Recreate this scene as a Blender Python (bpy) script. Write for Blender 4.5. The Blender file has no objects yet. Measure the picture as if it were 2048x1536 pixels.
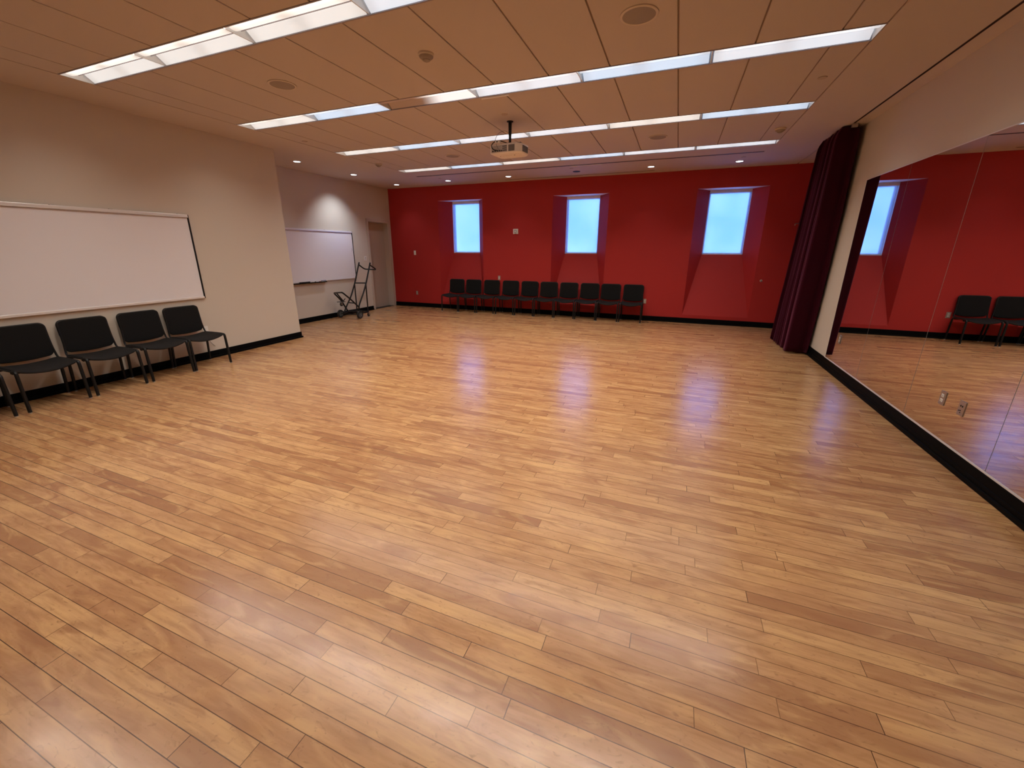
import bpy, bmesh, math, random
from mathutils import Vector, Matrix
random.seed(7)
PI = math.pi
C = bpy.context.scene.collection
# ---------------------------------------------------------------- room (metres)
XR, XL, XA = 2.248, -6.824, -8.091      # mirror wall, near left wall, alcove wall
YB, YN, YC = 10.615, -3.6, 5.832        # red wall, wall behind the camera, corner of the near left wall
H = 3.381
GX0, GX1 = -6.021, 1.317                # tiled part of the ceiling
ROWS = [1.04, 2.888, 4.738, 6.583, 8.441]
FW = 0.152                              # half width of a light row
NX = [-5.73, -2.366, 0.962]             # window niches
NH, NZ0, NZ1, ND = 0.697, 0.198, 2.995, 0.363
GH, GZ0 = 0.425, 1.595

# ---------------------------------------------------------------- materials
def mat(name, col, rough=0.6, metal=0.0, spec=0.5, emis=None, estr=0.0, bump=None, coat=0.0, sheen=0.0, vary=None):
    m = bpy.data.materials.new(name); m.use_nodes = True
    nt = m.node_tree; b = nt.nodes['Principled BSDF']
    b.inputs['Base Color'].default_value = (*col, 1); b.inputs['Roughness'].default_value = rough
    b.inputs['Metallic'].default_value = metal; b.inputs['Specular IOR Level'].default_value = spec
    b.inputs['Coat Weight'].default_value = coat
    if sheen:
        b.inputs['Sheen Weight'].default_value = sheen; b.inputs['Sheen Roughness'].default_value = 0.35
        b.inputs['Sheen Tint'].default_value = (0.9, 0.25, 0.4, 1)
    if emis:
        b.inputs['Emission Color'].default_value = (*emis, 1); b.inputs['Emission Strength'].default_value = estr
    if bump or vary:
        tc = nt.nodes.new('ShaderNodeTexCoord'); n = nt.nodes.new('ShaderNodeTexNoise')
        nt.links.new(tc.outputs['Object'], n.inputs['Vector'])
        sc, st = bump or (60, 0.0)
        n.inputs['Scale'].default_value = sc; n.inputs['Detail'].default_value = 4
        if bump:
            bp = nt.nodes.new('ShaderNodeBump'); bp.inputs['Strength'].default_value = st; bp.inputs['Distance'].default_value = 0.004
            nt.links.new(n.outputs['Fac'], bp.inputs['Height']); nt.links.new(bp.outputs['Normal'], b.inputs['Normal'])
        if vary:
            r = nt.nodes.new('ShaderNodeValToRGB')
            r.color_ramp.elements[0].position = 0.3; r.color_ramp.elements[1].position = 0.7
            r.color_ramp.elements[0].color = (*[c * (1 - vary) for c in col], 1); r.color_ramp.elements[1].color = (*[min(1, c * (1 + vary)) for c in col], 1)
            nt.links.new(n.outputs['Fac'], r.inputs['Fac']); nt.links.new(r.outputs['Color'], b.inputs['Base Color'])
    return m

M = {}
M['beige'] = mat('beige_paint', (0.61, 0.555, 0.48), 0.75, bump=(220, 0.10), spec=0.3)
M['red'] = mat('red_paint', (0.42, 0.026, 0.024), 0.62, bump=(200, 0.10), spec=0.3)
M['soffit'] = mat('niche_white', (0.90, 0.88, 0.84), 0.6)
M['tile'] = mat('ceiling_tile', (0.60, 0.53, 0.495), 0.9, bump=(350, 0.25), spec=0.2, vary=0.03)
M['gyp'] = mat('ceiling_plaster', (0.62, 0.545, 0.50), 0.85, bump=(150, 0.06), spec=0.2)
M['spline'] = mat('ceiling_groove', (0.30, 0.22, 0.17), 0.8)
M['black_base'] = mat('black_rubber_base', (0.003, 0.003, 0.0035), 0.55, spec=0.06)
M['fabric'] = mat('black_chair_fabric', (0.0065, 0.006, 0.006), 0.85, bump=(500, 0.4), spec=0.25, vary=0.2)
M['seatfab'] = mat('dark_seat_fabric', (0.0115, 0.0095, 0.009), 0.85, bump=(500, 0.4), spec=0.25, vary=0.2)
M['blackmetal'] = mat('black_painted_steel', (0.006, 0.006, 0.006), 0.45, spec=0.35)
M['glide'] = mat('pale_glide', (0.55, 0.52, 0.48), 0.4)
M['alu'] = mat('aluminium_rail', (0.80, 0.77, 0.76), 0.35, metal=0.25)
M['board'] = mat('whiteboard_surface', (0.80, 0.785, 0.82), 0.28, spec=0.5)
M['white'] = mat('white_plastic', (0.78, 0.76, 0.72), 0.45)
M['grey'] = mat('grey_plastic', (0.22, 0.21, 0.21), 0.5)
M['steel'] = mat('brushed_steel', (0.50, 0.44, 0.40), 0.35, metal=0.85)
M['dark'] = mat('dark_slot', (0.012, 0.010, 0.010), 0.7)
M['vent'] = mat('slot_diffuser_dark', (0.05, 0.03, 0.028), 0.7)
M['rubber'] = mat('tyre_rubber', (0.014, 0.015, 0.015), 0.7)
M['wheel'] = mat('grey_wheel_hub', (0.10, 0.12, 0.12), 0.5)
M['doorpaint'] = mat('door_paint', (0.46, 0.385, 0.315), 0.55)
M['frame_paint'] = mat('door_frame_paint', (0.55, 0.47, 0.40), 0.5)
M['grille'] = mat('speaker_grille', (0.36, 0.31, 0.27), 0.8, bump=(900, 0.5))
M['ring'] = mat('speaker_ring', (0.66, 0.58, 0.50), 0.6)
M['velvet'] = mat('burgundy_velvet', (0.034, 0.0022, 0.009), 0.9, bump=(300, 0.2), spec=0.1, sheen=0.45)
M['housing'] = mat('lamp_housing', (0.80, 0.79, 0.77), 0.5)
M['rimgrey'] = mat('lamp_trim_grey', (0.33, 0.29, 0.31), 0.5)
M['redink'] = mat('red_marker', (0.45, 0.02, 0.03), 0.4)
M['blue'] = mat('eraser_blue', (0.02, 0.03, 0.12), 0.6)
M['offdisc'] = mat('sprinkler_cover', (0.50, 0.40, 0.33), 0.6)
M['proj'] = mat('projector_shell', (0.90, 0.86, 0.82), 0.45)
M['projgrille'] = mat('projector_grille', (0.20, 0.18, 0.18), 0.6)
M['cord'] = mat('grey_cord', (0.25, 0.22, 0.19), 0.6)

def mirror_mat():
    m = bpy.data.materials.new('mirror_glass'); m.use_nodes = True; b = m.node_tree.nodes['Principled BSDF']
    b.inputs['Base Color'].default_value = (0.84, 0.82, 0.82, 1); b.inputs['Metallic'].default_value = 1; b.inputs['Roughness'].default_value = 0.0
    return m
M['mirror'] = mirror_mat()
def glass_mat():
    m = bpy.data.materials.new('window_glass'); m.use_nodes = True; nt = m.node_tree; nt.nodes.clear()
    o = nt.nodes.new('ShaderNodeOutputMaterial'); mx = nt.nodes.new('ShaderNodeMixShader'); f = nt.nodes.new('ShaderNodeFresnel'); f.inputs[0].default_value = 1.35
    t = nt.nodes.new('ShaderNodeBsdfTransparent'); g = nt.nodes.new('ShaderNodeBsdfGlossy'); g.inputs['Roughness'].default_value = 0.02
    t.inputs[0].default_value = (0.93, 0.97, 0.96, 1)
    nt.links.new(f.outputs[0], mx.inputs[0]); nt.links.new(t.outputs[0], mx.inputs[1]); nt.links.new(g.outputs[0], mx.inputs[2]); nt.links.new(mx.outputs[0], o.inputs[0])
    return m
M['glass'] = glass_mat()
def shade_mat():
    m = bpy.data.materials.new('mesh_shade_cloth'); m.use_nodes = True; nt = m.node_tree; nt.nodes.clear()
    o = nt.nodes.new('ShaderNodeOutputMaterial'); mx = nt.nodes.new('ShaderNodeMixShader'); mx.inputs[0].default_value = 0.45
    t = nt.nodes.new('ShaderNodeBsdfTransparent'); t.inputs[0].default_value = (0.95, 0.97, 1, 1)
    a = nt.nodes.new('ShaderNodeBsdfTranslucent'); a.inputs[0].default_value = (0.85, 0.86, 0.88, 1)
    d = nt.nodes.new('ShaderNodeBsdfDiffuse'); d.inputs[0].default_value = (0.70, 0.70, 0.70, 1)
    m2 = nt.nodes.new('ShaderNodeMixShader'); m2.inputs[0].default_value = 0.35
    nt.links.new(a.outputs[0], m2.inputs[1]); nt.links.new(d.outputs[0], m2.inputs[2])
    nt.links.new(t.outputs[0], mx.inputs[1]); nt.links.new(m2.outputs[0], mx.inputs[2]); nt.links.new(mx.outputs[0], o.inputs[0])
    return m
M['shade'] = shade_mat()

def emit(name, col, s):
    return mat(name, (0.8, 0.8, 0.8), 0.5, emis=col, estr=s)
def lens(name, col, s, k):              # tube glow put into the emission of lens and reflector alike: two lamps per section, weaker at the sockets
    m = mat(name, (0.75, 0.75, 0.75), 0.5, emis=col, estr=s); nt = m.node_tree; b = nt.nodes['Principled BSDF']
    tc = nt.nodes.new('ShaderNodeTexCoord'); sp = nt.nodes.new('ShaderNodeSeparateXYZ'); cr = nt.nodes.new('ShaderNodeValToRGB'); mu = nt.nodes.new('ShaderNodeMath'); mu.operation = 'MULTIPLY'; mu.inputs[1].default_value = s
    e = cr.color_ramp.elements; e[0].position = 0; e[1].position = 1; e[0].color = e[1].color = (1 - k, 1 - k, 1 - k, 1); cr.color_ramp.interpolation = 'EASE'
    for p, v in ((0.10, 1.0), (0.36, 0.96), (0.48, 1 - k * 0.9), (0.60, 1.0), (0.88, 0.97)): q = e.new(p); q.color = (v, v, v, 1)
    nt.links.new(tc.outputs['Generated'], sp.inputs[0]); nt.links.new(sp.outputs[0], cr.inputs[0]); nt.links.new(cr.outputs[0], mu.inputs[0]); nt.links.new(mu.outputs[0], b.inputs['Emission Strength'])
    return m
TUBE = 2.5
M['tube'] = emit('lamp_tube_lit', (1.0, 0.95, 0.86), TUBE)
M['tube_off'] = mat('lamp_tube_dead', (0.75, 0.72, 0.70), 0.4)
M['dif_warm'] = lens('lens_warm', (0.97, 0.95, 0.88), 0.90, 0.40)
M['dif_cool'] = lens('lens_cool', (0.62, 0.83, 1.0), 0.95, 0.40)
M['dif_neutral'] = lens('lens_neutral', (0.84, 0.93, 1.0), 0.92, 0.40)
M['ref_warm'] = lens('reflector_glow_warm', (0.93, 0.95, 0.93), 0.66, 0.22)  # reflectors are no lamps: tube light on them is painted as glow
M['ref_cool'] = lens('reflector_glow_cool', (0.52, 0.76, 1.0), 0.78, 0.22)
M['ref_neutral'] = lens('reflector_glow_neutral', (0.76, 0.88, 1.0), 0.72, 0.22)
M['down'] = emit('downlight_lens', (0.92, 0.95, 1.0), 6.0)
def half_dead(name, col, s):            # one lamp of the row is out at its left end
    m = mat(name, (0.62, 0.52, 0.50), 0.5, emis=col, estr=s); nt = m.node_tree; b = nt.nodes['Principled BSDF']
    tc = nt.nodes.new('ShaderNodeTexCoord'); sp = nt.nodes.new('ShaderNodeSeparateXYZ'); mr = nt.nodes.new('ShaderNodeMapRange')
    mr.interpolation_type = 'SMOOTHSTEP'
    mr.inputs['From Min'].default_value = 0.38; mr.inputs['From Max'].default_value = 0.66; mr.inputs['To Max'].default_value = s
    nt.links.new(tc.outputs['Generated'], sp.inputs[0]); nt.links.new(sp.outputs[0], mr.inputs['Value']); nt.links.new(mr.outputs[0], b.inputs['Emission Strength'])
    return m
M['dif_half'] = half_dead('lens_half_lit', (1.0, 0.97, 0.90), 1.0)
M['ref_half'] = half_dead('reflector_glow_half', (0.96, 0.97, 0.95), 0.8)  # painted glow on the reflector, fading out with the dead lamp

def floor_mat():
    m = bpy.data.materials.new('maple_strip_floor'); m.use_nodes = True; nt = m.node_tree; N = nt.nodes; L = nt.links
    b = N['Principled BSDF']
    def n(t, **k):
        x = N.new(t)
        for a, v in k.items(): setattr(x, a, v)
        return x
    def math_(op, a, b_=None, c=None):
        x = n('ShaderNodeMath', operation=op)
        for i, v in enumerate((a, b_, c)):
            if v is None: continue
            if isinstance(v, (int, float)): x.inputs[i].default_value = v
            else: L.new(v, x.inputs[i])
        return x.outputs[0]
    tc = n('ShaderNodeTexCoord'); sp = n('ShaderNodeSeparateXYZ'); L.new(tc.outputs['Object'], sp.inputs[0])
    W = 0.0785
    yv = math_('DIVIDE', math_('ADD', sp.outputs['Y'], 0.030), W)
    row = math_('FLOOR', yv); fy = math_('FRACT', yv)
    rn = n('ShaderNodeTexWhiteNoise', noise_dimensions='1D'); L.new(row, rn.inputs['W'])
    xx = math_('DIVIDE', sp.outputs['X'], 0.95)
    w = math_('ADD', xx, math_('MULTIPLY', row, 31.37))
    vo = n('ShaderNodeTexVoronoi', voronoi_dimensions='1D', feature='F1'); vo.inputs['Scale'].default_value = 1; L.new(w, vo.inputs['W'])
    ve = n('ShaderNodeTexVoronoi', voronoi_dimensions='1D', feature='DISTANCE_TO_EDGE'); ve.inputs['Scale'].default_value = 1; L.new(w, ve.inputs['W'])
    rc = n('ShaderNodeSeparateColor'); L.new(vo.outputs['Color'], rc.inputs[0])
    # seams
    ed = math_('MINIMUM', fy, math_('SUBTRACT', 1.0, fy))
    seam_y = math_('LESS_THAN', math_('MULTIPLY', ed, W), 0.0015)
    seam_x = math_('LESS_THAN', math_('MULTIPLY', ve.outputs['Distance'], 0.95), 0.0014)
    seam = math_('MAXIMUM', seam_y, seam_x)
    # only some joints are open enough to read as lines
    open_ = math_('ADD', 0.55, math_('MULTIPLY', rn.outputs['Value'], 0.45))
    seam = math_('MULTIPLY', seam, open_)
    # grain coordinates shifted per board
    cb = n('ShaderNodeCombineXYZ')
    L.new(math_('ADD', sp.outputs['X'], math_('MULTIPLY', rc.outputs[0], 40)), cb.inputs[0])
    L.new(math_('ADD', sp.outputs['Y'], math_('MULTIPLY', rc.outputs[1], 40)), cb.inputs[1])
    mp = n('ShaderNodeMapping'); mp.inputs['Scale'].default_value = (4.0, 60, 1); L.new(cb.outputs[0], mp.inputs[0])
    g1 = n('ShaderNodeTexNoise'); g1.inputs['Scale'].default_value = 1.0; g1.inputs['Detail'].default_value = 6; g1.inputs['Distortion'].default_value = 0.6; L.new(mp.outputs[0], g1.inputs['Vector'])
    mp2 = n('ShaderNodeMapping'); mp2.inputs['Scale'].default_value = (3.2, 13, 1); L.new(cb.outputs[0], mp2.inputs[0])
    g2 = n('ShaderNodeTexNoise'); g2.inputs['Scale'].default_value = 1.0; g2.inputs['Detail'].default_value = 3; g2.inputs['Distortion'].default_value = 1.2; L.new(mp2.outputs[0], g2.inputs['Vector'])
    mp3 = n('ShaderNodeMapping'); mp3.inputs['Scale'].default_value = (14, 30, 1); L.new(cb.outputs[0], mp3.inputs[0])
    g3 = n('ShaderNodeTexNoise'); g3.inputs['Scale'].default_value = 1.0; g3.inputs['Detail'].default_value = 5; g3.inputs['Distortion'].default_value = 2.5; L.new(mp3.outputs[0], g3.inputs['Vector'])
    wear = n('ShaderNodeTexNoise'); wear.inputs['Scale'].default_value = 0.55; wear.inputs['Detail'].default_value = 3; L.new(tc.outputs['Object'], wear.inputs['Vector'])
    # board tone
    r = n('ShaderNodeValToRGB'); e = r.color_ramp.elements
    e[0].position = 0.0; e[0].color = (0.30, 0.132, 0.060, 1)
    e[1].position = 1.0; e[1].color = (0.60, 0.345, 0.155, 1)
    for p, c in ((0.15, (0.40, 0.195, 0.088, 1)), (0.5, (0.485, 0.252, 0.114, 1)), (0.88, (0.53, 0.288, 0.130, 1))):
        k = e.new(p); k.color = c
    L.new(rc.outputs[2], r.inputs['Fac'])
    def mix(fac, a, c, mode='MIX'):
        x = n('ShaderNodeMix', data_type='RGBA', blend_type=mode)
        if isinstance(fac, (int, float)): x.inputs[0].default_value = fac
        else: L.new(fac, x.inputs[0])
        for i, v in ((6, a), (7, c)):
            if isinstance(v, tuple): x.inputs[i].default_value = v
            else: L.new(v, x.inputs[i])
        return x.outputs[2]
    def mr(v, a, b_, c, d):
        x = n('ShaderNodeMapRange'); L.new(v, x.inputs['Value'])
        for i, q in zip(('From Min', 'From Max', 'To Min', 'To Max'), (a, b_, c, d)): x.inputs[i].default_value = q
        return x.outputs[0]
    col = mix(mr(g1.outputs['Fac'], 0.38, 0.68, 0.0, 0.50), r.outputs['Color'], (0.33, 0.160, 0.060, 1))
    col = mix(mr(g2.outputs['Fac'], 0.52, 0.72, 0.0, 0.75), col, (0.28, 0.118, 0.052, 1))
    col = mix(mr(g2.outputs['Fac'], 0.48, 0.30, 0.0, 0.55), col, (0.65, 0.385, 0.16, 1))
    col = mix(mr(g3.outputs['Fac'], 0.60, 0.74, 0.0, 0.60), col, (0.20, 0.085, 0.04, 1))
    col = mix(mr(wear.outputs['Fac'], 0.40, 0.66, 0.0, 0.30), col, (0.42, 0.235, 0.135, 1))
    col = mix(seam, col, (0.03, 0.010, 0.005, 1))
    L.new(col, b.inputs['Base Color'])
    rr = n('ShaderNodeTexNoise'); rr.inputs['Scale'].default_value = 6; rr.inputs['Detail'].default_value = 5; L.new(tc.outputs['Object'], rr.inputs['Vector'])
    L.new(mr(rr.outputs['Fac'], 0.3, 0.7, 0.19, 0.26), b.inputs['Roughness'])
    b.inputs['Specular IOR Level'].default_value = 0.62
    hgt = math_('SUBTRACT', math_('MULTIPLY', g1.outputs['Fac'], 0.15), seam)
    hgt = math_('ADD', hgt, math_('MULTIPLY', rc.outputs[0], 0.10))
    bp = n('ShaderNodeBump'); bp.inputs['Strength'].default_value = 0.10; bp.inputs['Distance'].default_value = 0.002
    L.new(hgt, bp.inputs['Height']); L.new(bp.outputs[0], b.inputs['Normal'])
    return m
M['floor'] = floor_mat()

# ---------------------------------------------------------------- mesh helpers
class MB:
    def __init__(s): s.v = []; s.f = []; s.m = []; s.mats = []; s.sm = []
    def mi(s, name):
        if name not in s.mats: s.mats.append(name)
        return s.mats.index(name)
    def add(s, vs, fs, mt, smooth=False):
        o = len(s.v); k = s.mi(mt); s.v += [tuple(v) for v in vs]
        for f in fs: s.f.append(tuple(i + o for i in f)); s.m.append(k); s.sm.append(smooth)
        return s
    def box(s, a, b, mt, bev=0.0, xf=None):
        x0, y0, z0 = [min(p, q) for p, q in zip(a, b)]; x1, y1, z1 = [max(p, q) for p, q in zip(a, b)]
        bm = bmesh.new(); bmesh.ops.create_cube(bm, size=1)
        for v in bm.verts: v.co = Vector(((x0 + x1) / 2 + v.co.x * (x1 - x0), (y0 + y1) / 2 + v.co.y * (y1 - y0), (z0 + z1) / 2 + v.co.z * (z1 - z0)))
        if bev: bmesh.ops.bevel(bm, geom=list(bm.edges), offset=bev, segments=2, affect='EDGES', profile=0.5)
        s.bm(bm, mt, xf); return s
    def bm(s, bm, mt, xf=None, smooth=False):
        bm.verts.index_update()
        vs = [(xf @ v.co if xf else v.co) for v in bm.verts]; fs = [[v.index for v in f.verts] for f in bm.faces]; bm.free()
        return s.add(vs, fs, mt, smooth)
    def quad(s, a, b, c, d, mt): return s.add([a, b, c, d], [(0, 1, 2, 3)], mt)
    def tube(s, pts, r, mt, seg=10, closed=False, cap=True):
        P = [Vector(p) for p in pts]; n = len(P); T = []
        for i in range(n):
            if closed: t = P[(i + 1) % n] - P[i - 1]
            else: t = P[min(i + 1, n - 1)] - P[max(i - 1, 0)]
            T.append(t.normalized())
        u = T[0].orthogonal().normalized(); vs = []
        for i in range(n):
            u = (u - T[i] * u.dot(T[i])).normalized(); w = T[i].cross(u)
            rr = r[i] if isinstance(r, (list, tuple)) else r
            for k in range(seg):
                a = 2 * PI * k / seg; vs.append(P[i] + u * math.cos(a) * rr + w * math.sin(a) * rr)
        fs = []
        for i in range(n if closed else n - 1):
            j = (i + 1) % n
            for k in range(seg): fs.append((i * seg + k, i * seg + (k + 1) % seg, j * seg + (k + 1) % seg, j * seg + k))
        if cap and not closed: fs += [tuple(range(seg))[::-1], tuple((n - 1) * seg + k for k in range(seg))]
        return s.add(vs, fs, mt, True)
    def lathe(s, prof, c, mt, axis='Z', seg=28):
        vs = []; fs = []; n = len(prof)
        for k in range(seg):
            a = 2 * PI * k / seg
            for r, h in prof:
                p = (r * math.cos(a), r * math.sin(a), h)
                if axis == 'X': p = (p[2], p[0], p[1])
                elif axis == 'Y': p = (p[0], p[2], p[1])
                vs.append((c[0] + p[0], c[1] + p[1], c[2] + p[2]))
        for k in range(seg):
            j = (k + 1) % seg
            for i in range(n - 1): fs.append((k * n + i, j * n + i, j * n + i + 1, k * n + i + 1))
        return s.add(vs, fs, mt, True)
    def build(s, name, parent=None, autosmooth=True):
        me = bpy.data.meshes.new(name); me.from_pydata([tuple(v) for v in s.v], [], s.f)
        for k in s.mats: me.materials.append(M[k])
        for p, k, q in zip(me.polygons, s.m, s.sm): p.material_index = k; p.use_smooth = q
        bm = bmesh.new(); bm.from_mesh(me); bmesh.ops.remove_doubles(bm, verts=bm.verts, dist=1e-5); bmesh.ops.recalc_face_normals(bm, faces=bm.faces)
        for e in bm.edges:
            if len(e.link_faces) == 2 and e.calc_face_angle(0) > 0.7: e.smooth = False
        bm.to_mesh(me); bm.free()
        o = bpy.data.objects.new(name, me); C.objects.link(o)
        if parent: o.parent = parent
        return o
def fillet(pts, r, n=6):
    P = [Vector(p) for p in pts]; out = [P[0]]
    for i in range(1, len(P) - 1):
        a, b, c = P[i - 1], P[i], P[i + 1]; rr = min(r, (a - b).length * 0.48, (c - b).length * 0.48)
        p, q = b + (a - b).normalized() * rr, b + (c - b).normalized() * rr
        for k in range(n + 1):
            t = k / n; out.append(p * (1 - t) ** 2 + b * 2 * t * (1 - t) + q * t * t)
    out.append(P[-1]); return out
def thing(name, label, cat, loc=(0, 0, 0), rz=0, group=None):
    o = bpy.data.objects.new(name, None); C.objects.link(o); o.location = loc; o.rotation_euler = (0, 0, rz); o.empty_display_size = 0.1
    return tag(o, label, cat, group)
def tag(o, label, cat, group=None):
    o['label'] = label; o['category'] = cat
    if group: o['group'] = group
    return o
def struct(o): o['kind'] = 'structure'; return o
def dup(root, loc, rz, label, group=None):
    r = root.copy(); C.objects.link(r); r.location = loc; r.rotation_euler = (0, 0, rz); r['label'] = label
    if group: r['group'] = group
    for ch in list(root.children):
        c = ch.copy(); C.objects.link(c); c.parent = r
        for g in list(ch.children):
            d = g.copy(); C.objects.link(d); d.parent = c
    return r
def rrect(w, h, r, n=6, r2=None):
    pts = []; r2 = r if r2 is None else r2
    for cx, cy, a0, q in ((1, 1, 0, r), (-1, 1, 90, r), (-1, -1, 180, r2), (1, -1, 270, r2)):
        for k in range(n + 1):
            a = math.radians(a0 + 90 * k / n); pts.append((cx * (w / 2 - q) + q * math.cos(a), cy * (h / 2 - q) + q * math.sin(a)))
    return pts
def dense(pts, step):
    out = []
    for i, p in enumerate(pts):
        q = pts[(i + 1) % len(pts)]; d = math.dist(p, q); k = max(1, int(round(d / step)))
        for j in range(k): t = j / k; out.append((p[0] * (1 - t) + q[0] * t, p[1] * (1 - t) + q[1] * t))
    return out
def cushion(mb, outline, top, bot, mt, rings=(1.0, 0.975, 0.93, 0.8, 0.6, 0.4, 0.2), edge=0.35):
    """closed pad: outline in (a,b); top/bot give 3-D points of a,b and t (0 rim..1 inside)"""
    n = len(outline); vs = []; fs = []
    lev = []
    for i, s in enumerate(rings):
        t = min(1.0, (1 - s) / 0.07); t = math.sqrt(max(0, 1 - (1 - t) ** 2)); lev.append((s, t))
    for s, t in lev: vs += [top(a * s, b * s, t) for a, b in outline]
    kt = len(vs); vs.append(top(0, 0, 1))
    nb = len(vs)
    for s, t in lev: vs += [bot(a * s, b * s, t) for a, b in outline]
    kb = len(vs); vs.append(bot(0, 0, 1)); R = len(rings)
    for base, c, flip in ((0, kt, False), (nb, kb, True)):
        for i in range(R - 1):
            for k in range(n):
                j = (k + 1) % n; f = (base + i * n + k, base + i * n + j, base + (i + 1) * n + j, base + (i + 1) * n + k); fs.append(f[::-1] if flip else f)
        for k in range(n):
            j = (k + 1) % n; f = (base + (R - 1) * n + k, base + (R - 1) * n + j, c); fs.append(f[::-1] if flip else f)
    for k in range(n):
        j = (k + 1) % n; fs.append((k, nb + k, nb + j, j))
    mb.add(vs, fs, mt, True)

# ---------------------------------------------------------------- shell
struct(MB().box((XA - 0.2, YN - 0.2, -0.12), (XR + 1.1, YB + 0.2, 0), 'floor').build('floor'))
XK, YK = XR + 0.85, 8.30                  # the wall steps back behind the curtain
struct(MB().box((XR, YN, 0), (XR + 0.15, YK, H + 0.15), 'beige').box((XR, YK - 0.12, 0), (XK, YK, H + 0.15), 'beige').box((XK, YK - 0.12, 0), (XK + 0.15, YB + 0.15, H + 0.15), 'beige').build('wall_right'))
struct(MB().box((XL - 0.14, YN, 0), (XL, YC, H + 0.15), 'beige').box((XA - 0.12, YC - 0.12, 0), (XL - 0.12, YC, H + 0.15), 'beige').build('wall_left'))
DY0, DY1, DZ = 9.618, 10.487, 2.437     # doorway in the alcove wall
w = MB()
w.box((XA - 0.25, YC - 0.12, 0), (XA, DY0, H + 0.15), 'beige').box((XA - 0.25, DY1, 0), (XA, YB + 0.15, H + 0.15), 'beige').box((XA - 0.25, DY0, DZ), (XA, DY1, H + 0.15), 'beige')
struct(w.build('wall_alcove'))
struct(MB().box((XA - 0.2, YN - 0.15, 0), (XR + 0.2, YN, H + 0.15), 'beige').build('wall_near'))
# red wall with three splayed window niches
w = MB(); xs = [XA - 0.25]
for x in NX: xs += [x - NH, x + NH]
xs.append(XK + 0.15)
for i in range(len(xs) - 1):
    if i % 2 == 0: w.quad((xs[i], YB, 0), (xs[i + 1], YB, 0), (xs[i + 1], YB, H + 0.15), (xs[i], YB, H + 0.15), 'red')
    else:
        w.quad((xs[i], YB, 0), (xs[i + 1], YB, 0), (xs[i + 1], YB, NZ0), (xs[i], YB, NZ0), 'red')
        w.quad((xs[i], YB, NZ1), (xs[i + 1], YB, NZ1), (xs[i + 1], YB, H + 0.15), (xs[i], YB, H + 0.15), 'red')
YG = YB + ND; YO = YG + 0.16
for x in NX:
    a, b, c, d = x - NH, x + NH, x - GH, x + GH
    w.quad((a, YB, NZ0), (c, YG, GZ0), (c, YG, NZ1), (a, YB, NZ1), 'red')
    w.quad((b, YB, NZ0), (d, YG, GZ0), (d, YG, NZ1), (b, YB, NZ1), 'red')
    w.quad((a, YB, NZ0), (b, YB, NZ0), (d, YG, GZ0), (c, YG, GZ0), 'red')
    w.quad((a, YB, NZ1), (b, YB, NZ1), (d, YG, NZ1), (c, YG, NZ1), 'soffit')
    w.quad((c, YG, GZ0), (c, YO, GZ0), (c, YO, NZ1), (c, YG, NZ1), 'soffit')
    w.quad((d, YG, GZ0), (d, YO, GZ0), (d, YO, NZ1), (d, YG, NZ1), 'soffit')
    w.quad((c, YG, GZ0), (d, YG, GZ0), (d, YO, GZ0), (c, YO, GZ0), 'soffit')
    w.quad((c, YG, NZ1), (d, YG, NZ1), (d, YO, NZ1), (c, YO, NZ1), 'soffit')
# outer leaf of the wall round the window holes
ys = [XA - 0.25] + sum([[x - GH, x + GH] for x in NX], []) + [XK + 0.15]
for i in range(len(ys) - 1):
    if i % 2 == 0: w.quad((ys[i], YO, 0), (ys[i + 1], YO, 0), (ys[i + 1], YO, H + 0.15), (ys[i], YO, H + 0.15), 'beige')
    else:
        w.quad((ys[i], YO, 0), (ys[i + 1], YO, 0), (ys[i + 1], YO, GZ0), (ys[i], YO, GZ0), 'beige')
        w.quad((ys[i], YO, NZ1), (ys[i + 1], YO, NZ1), (ys[i + 1], YO, H + 0.15), (ys[i], YO, H + 0.15), 'beige')
struct(w.build('wall_red'))

# ceiling: plaster border round a field of two-foot tiles, slots left open for the light rows
w = MB(); G = 0.0065; T = 0.02
w.box((XA - 0.25, YN - 0.15, H), (GX0 - G, YB + 0.6, H + 0.15), 'gyp')
TX = 2.077                                # curtain track slot
w.box((GX1 + G, YN - 0.15, H), (TX - 0.014, YB, H + 0.15), 'gyp').box((TX + 0.014, YN - 0.15, H), (XK + 0.15, YB, H + 0.15), 'gyp').box((TX - 0.014, YN - 0.15, H + 0.03), (TX + 0.014, YB, H + 0.15), 'gyp')
w.box((GX0 - G, ROWS[-1] + FW, H), (GX1 + G, YB, H + 0.15), 'gyp')
w.box((GX0 - G, YB, H), (XK + 0.15, YB + 0.6, H + 0.15), 'gyp')
w.box((GX0 - G, YN - 0.15, H + 0.14), (GX1 + G, ROWS[-1] + FW, H + 0.2), 'spline')
seams = [GX1] + [1.03 - 0.6096 * k for k in range(12)] + [GX0]
edges = [YN - 0.1] + sum([[y - FW, y + FW] for y in ROWS], [])
for i in range(0, len(edges) - 1, 2):
    y0, y1 = edges[i], edges[i + 1]
    for a, b in zip(seams[1:], seams[:-1]): w.box((a + G, y0, H), (b - G, y1, H + T), 'tile', bev=0.003)
    w.box((GX0 - G, y0, H + 0.012), (GX1 + G, y1, H + 0.14), 'spline')
struct(w.build('ceiling'))

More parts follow.
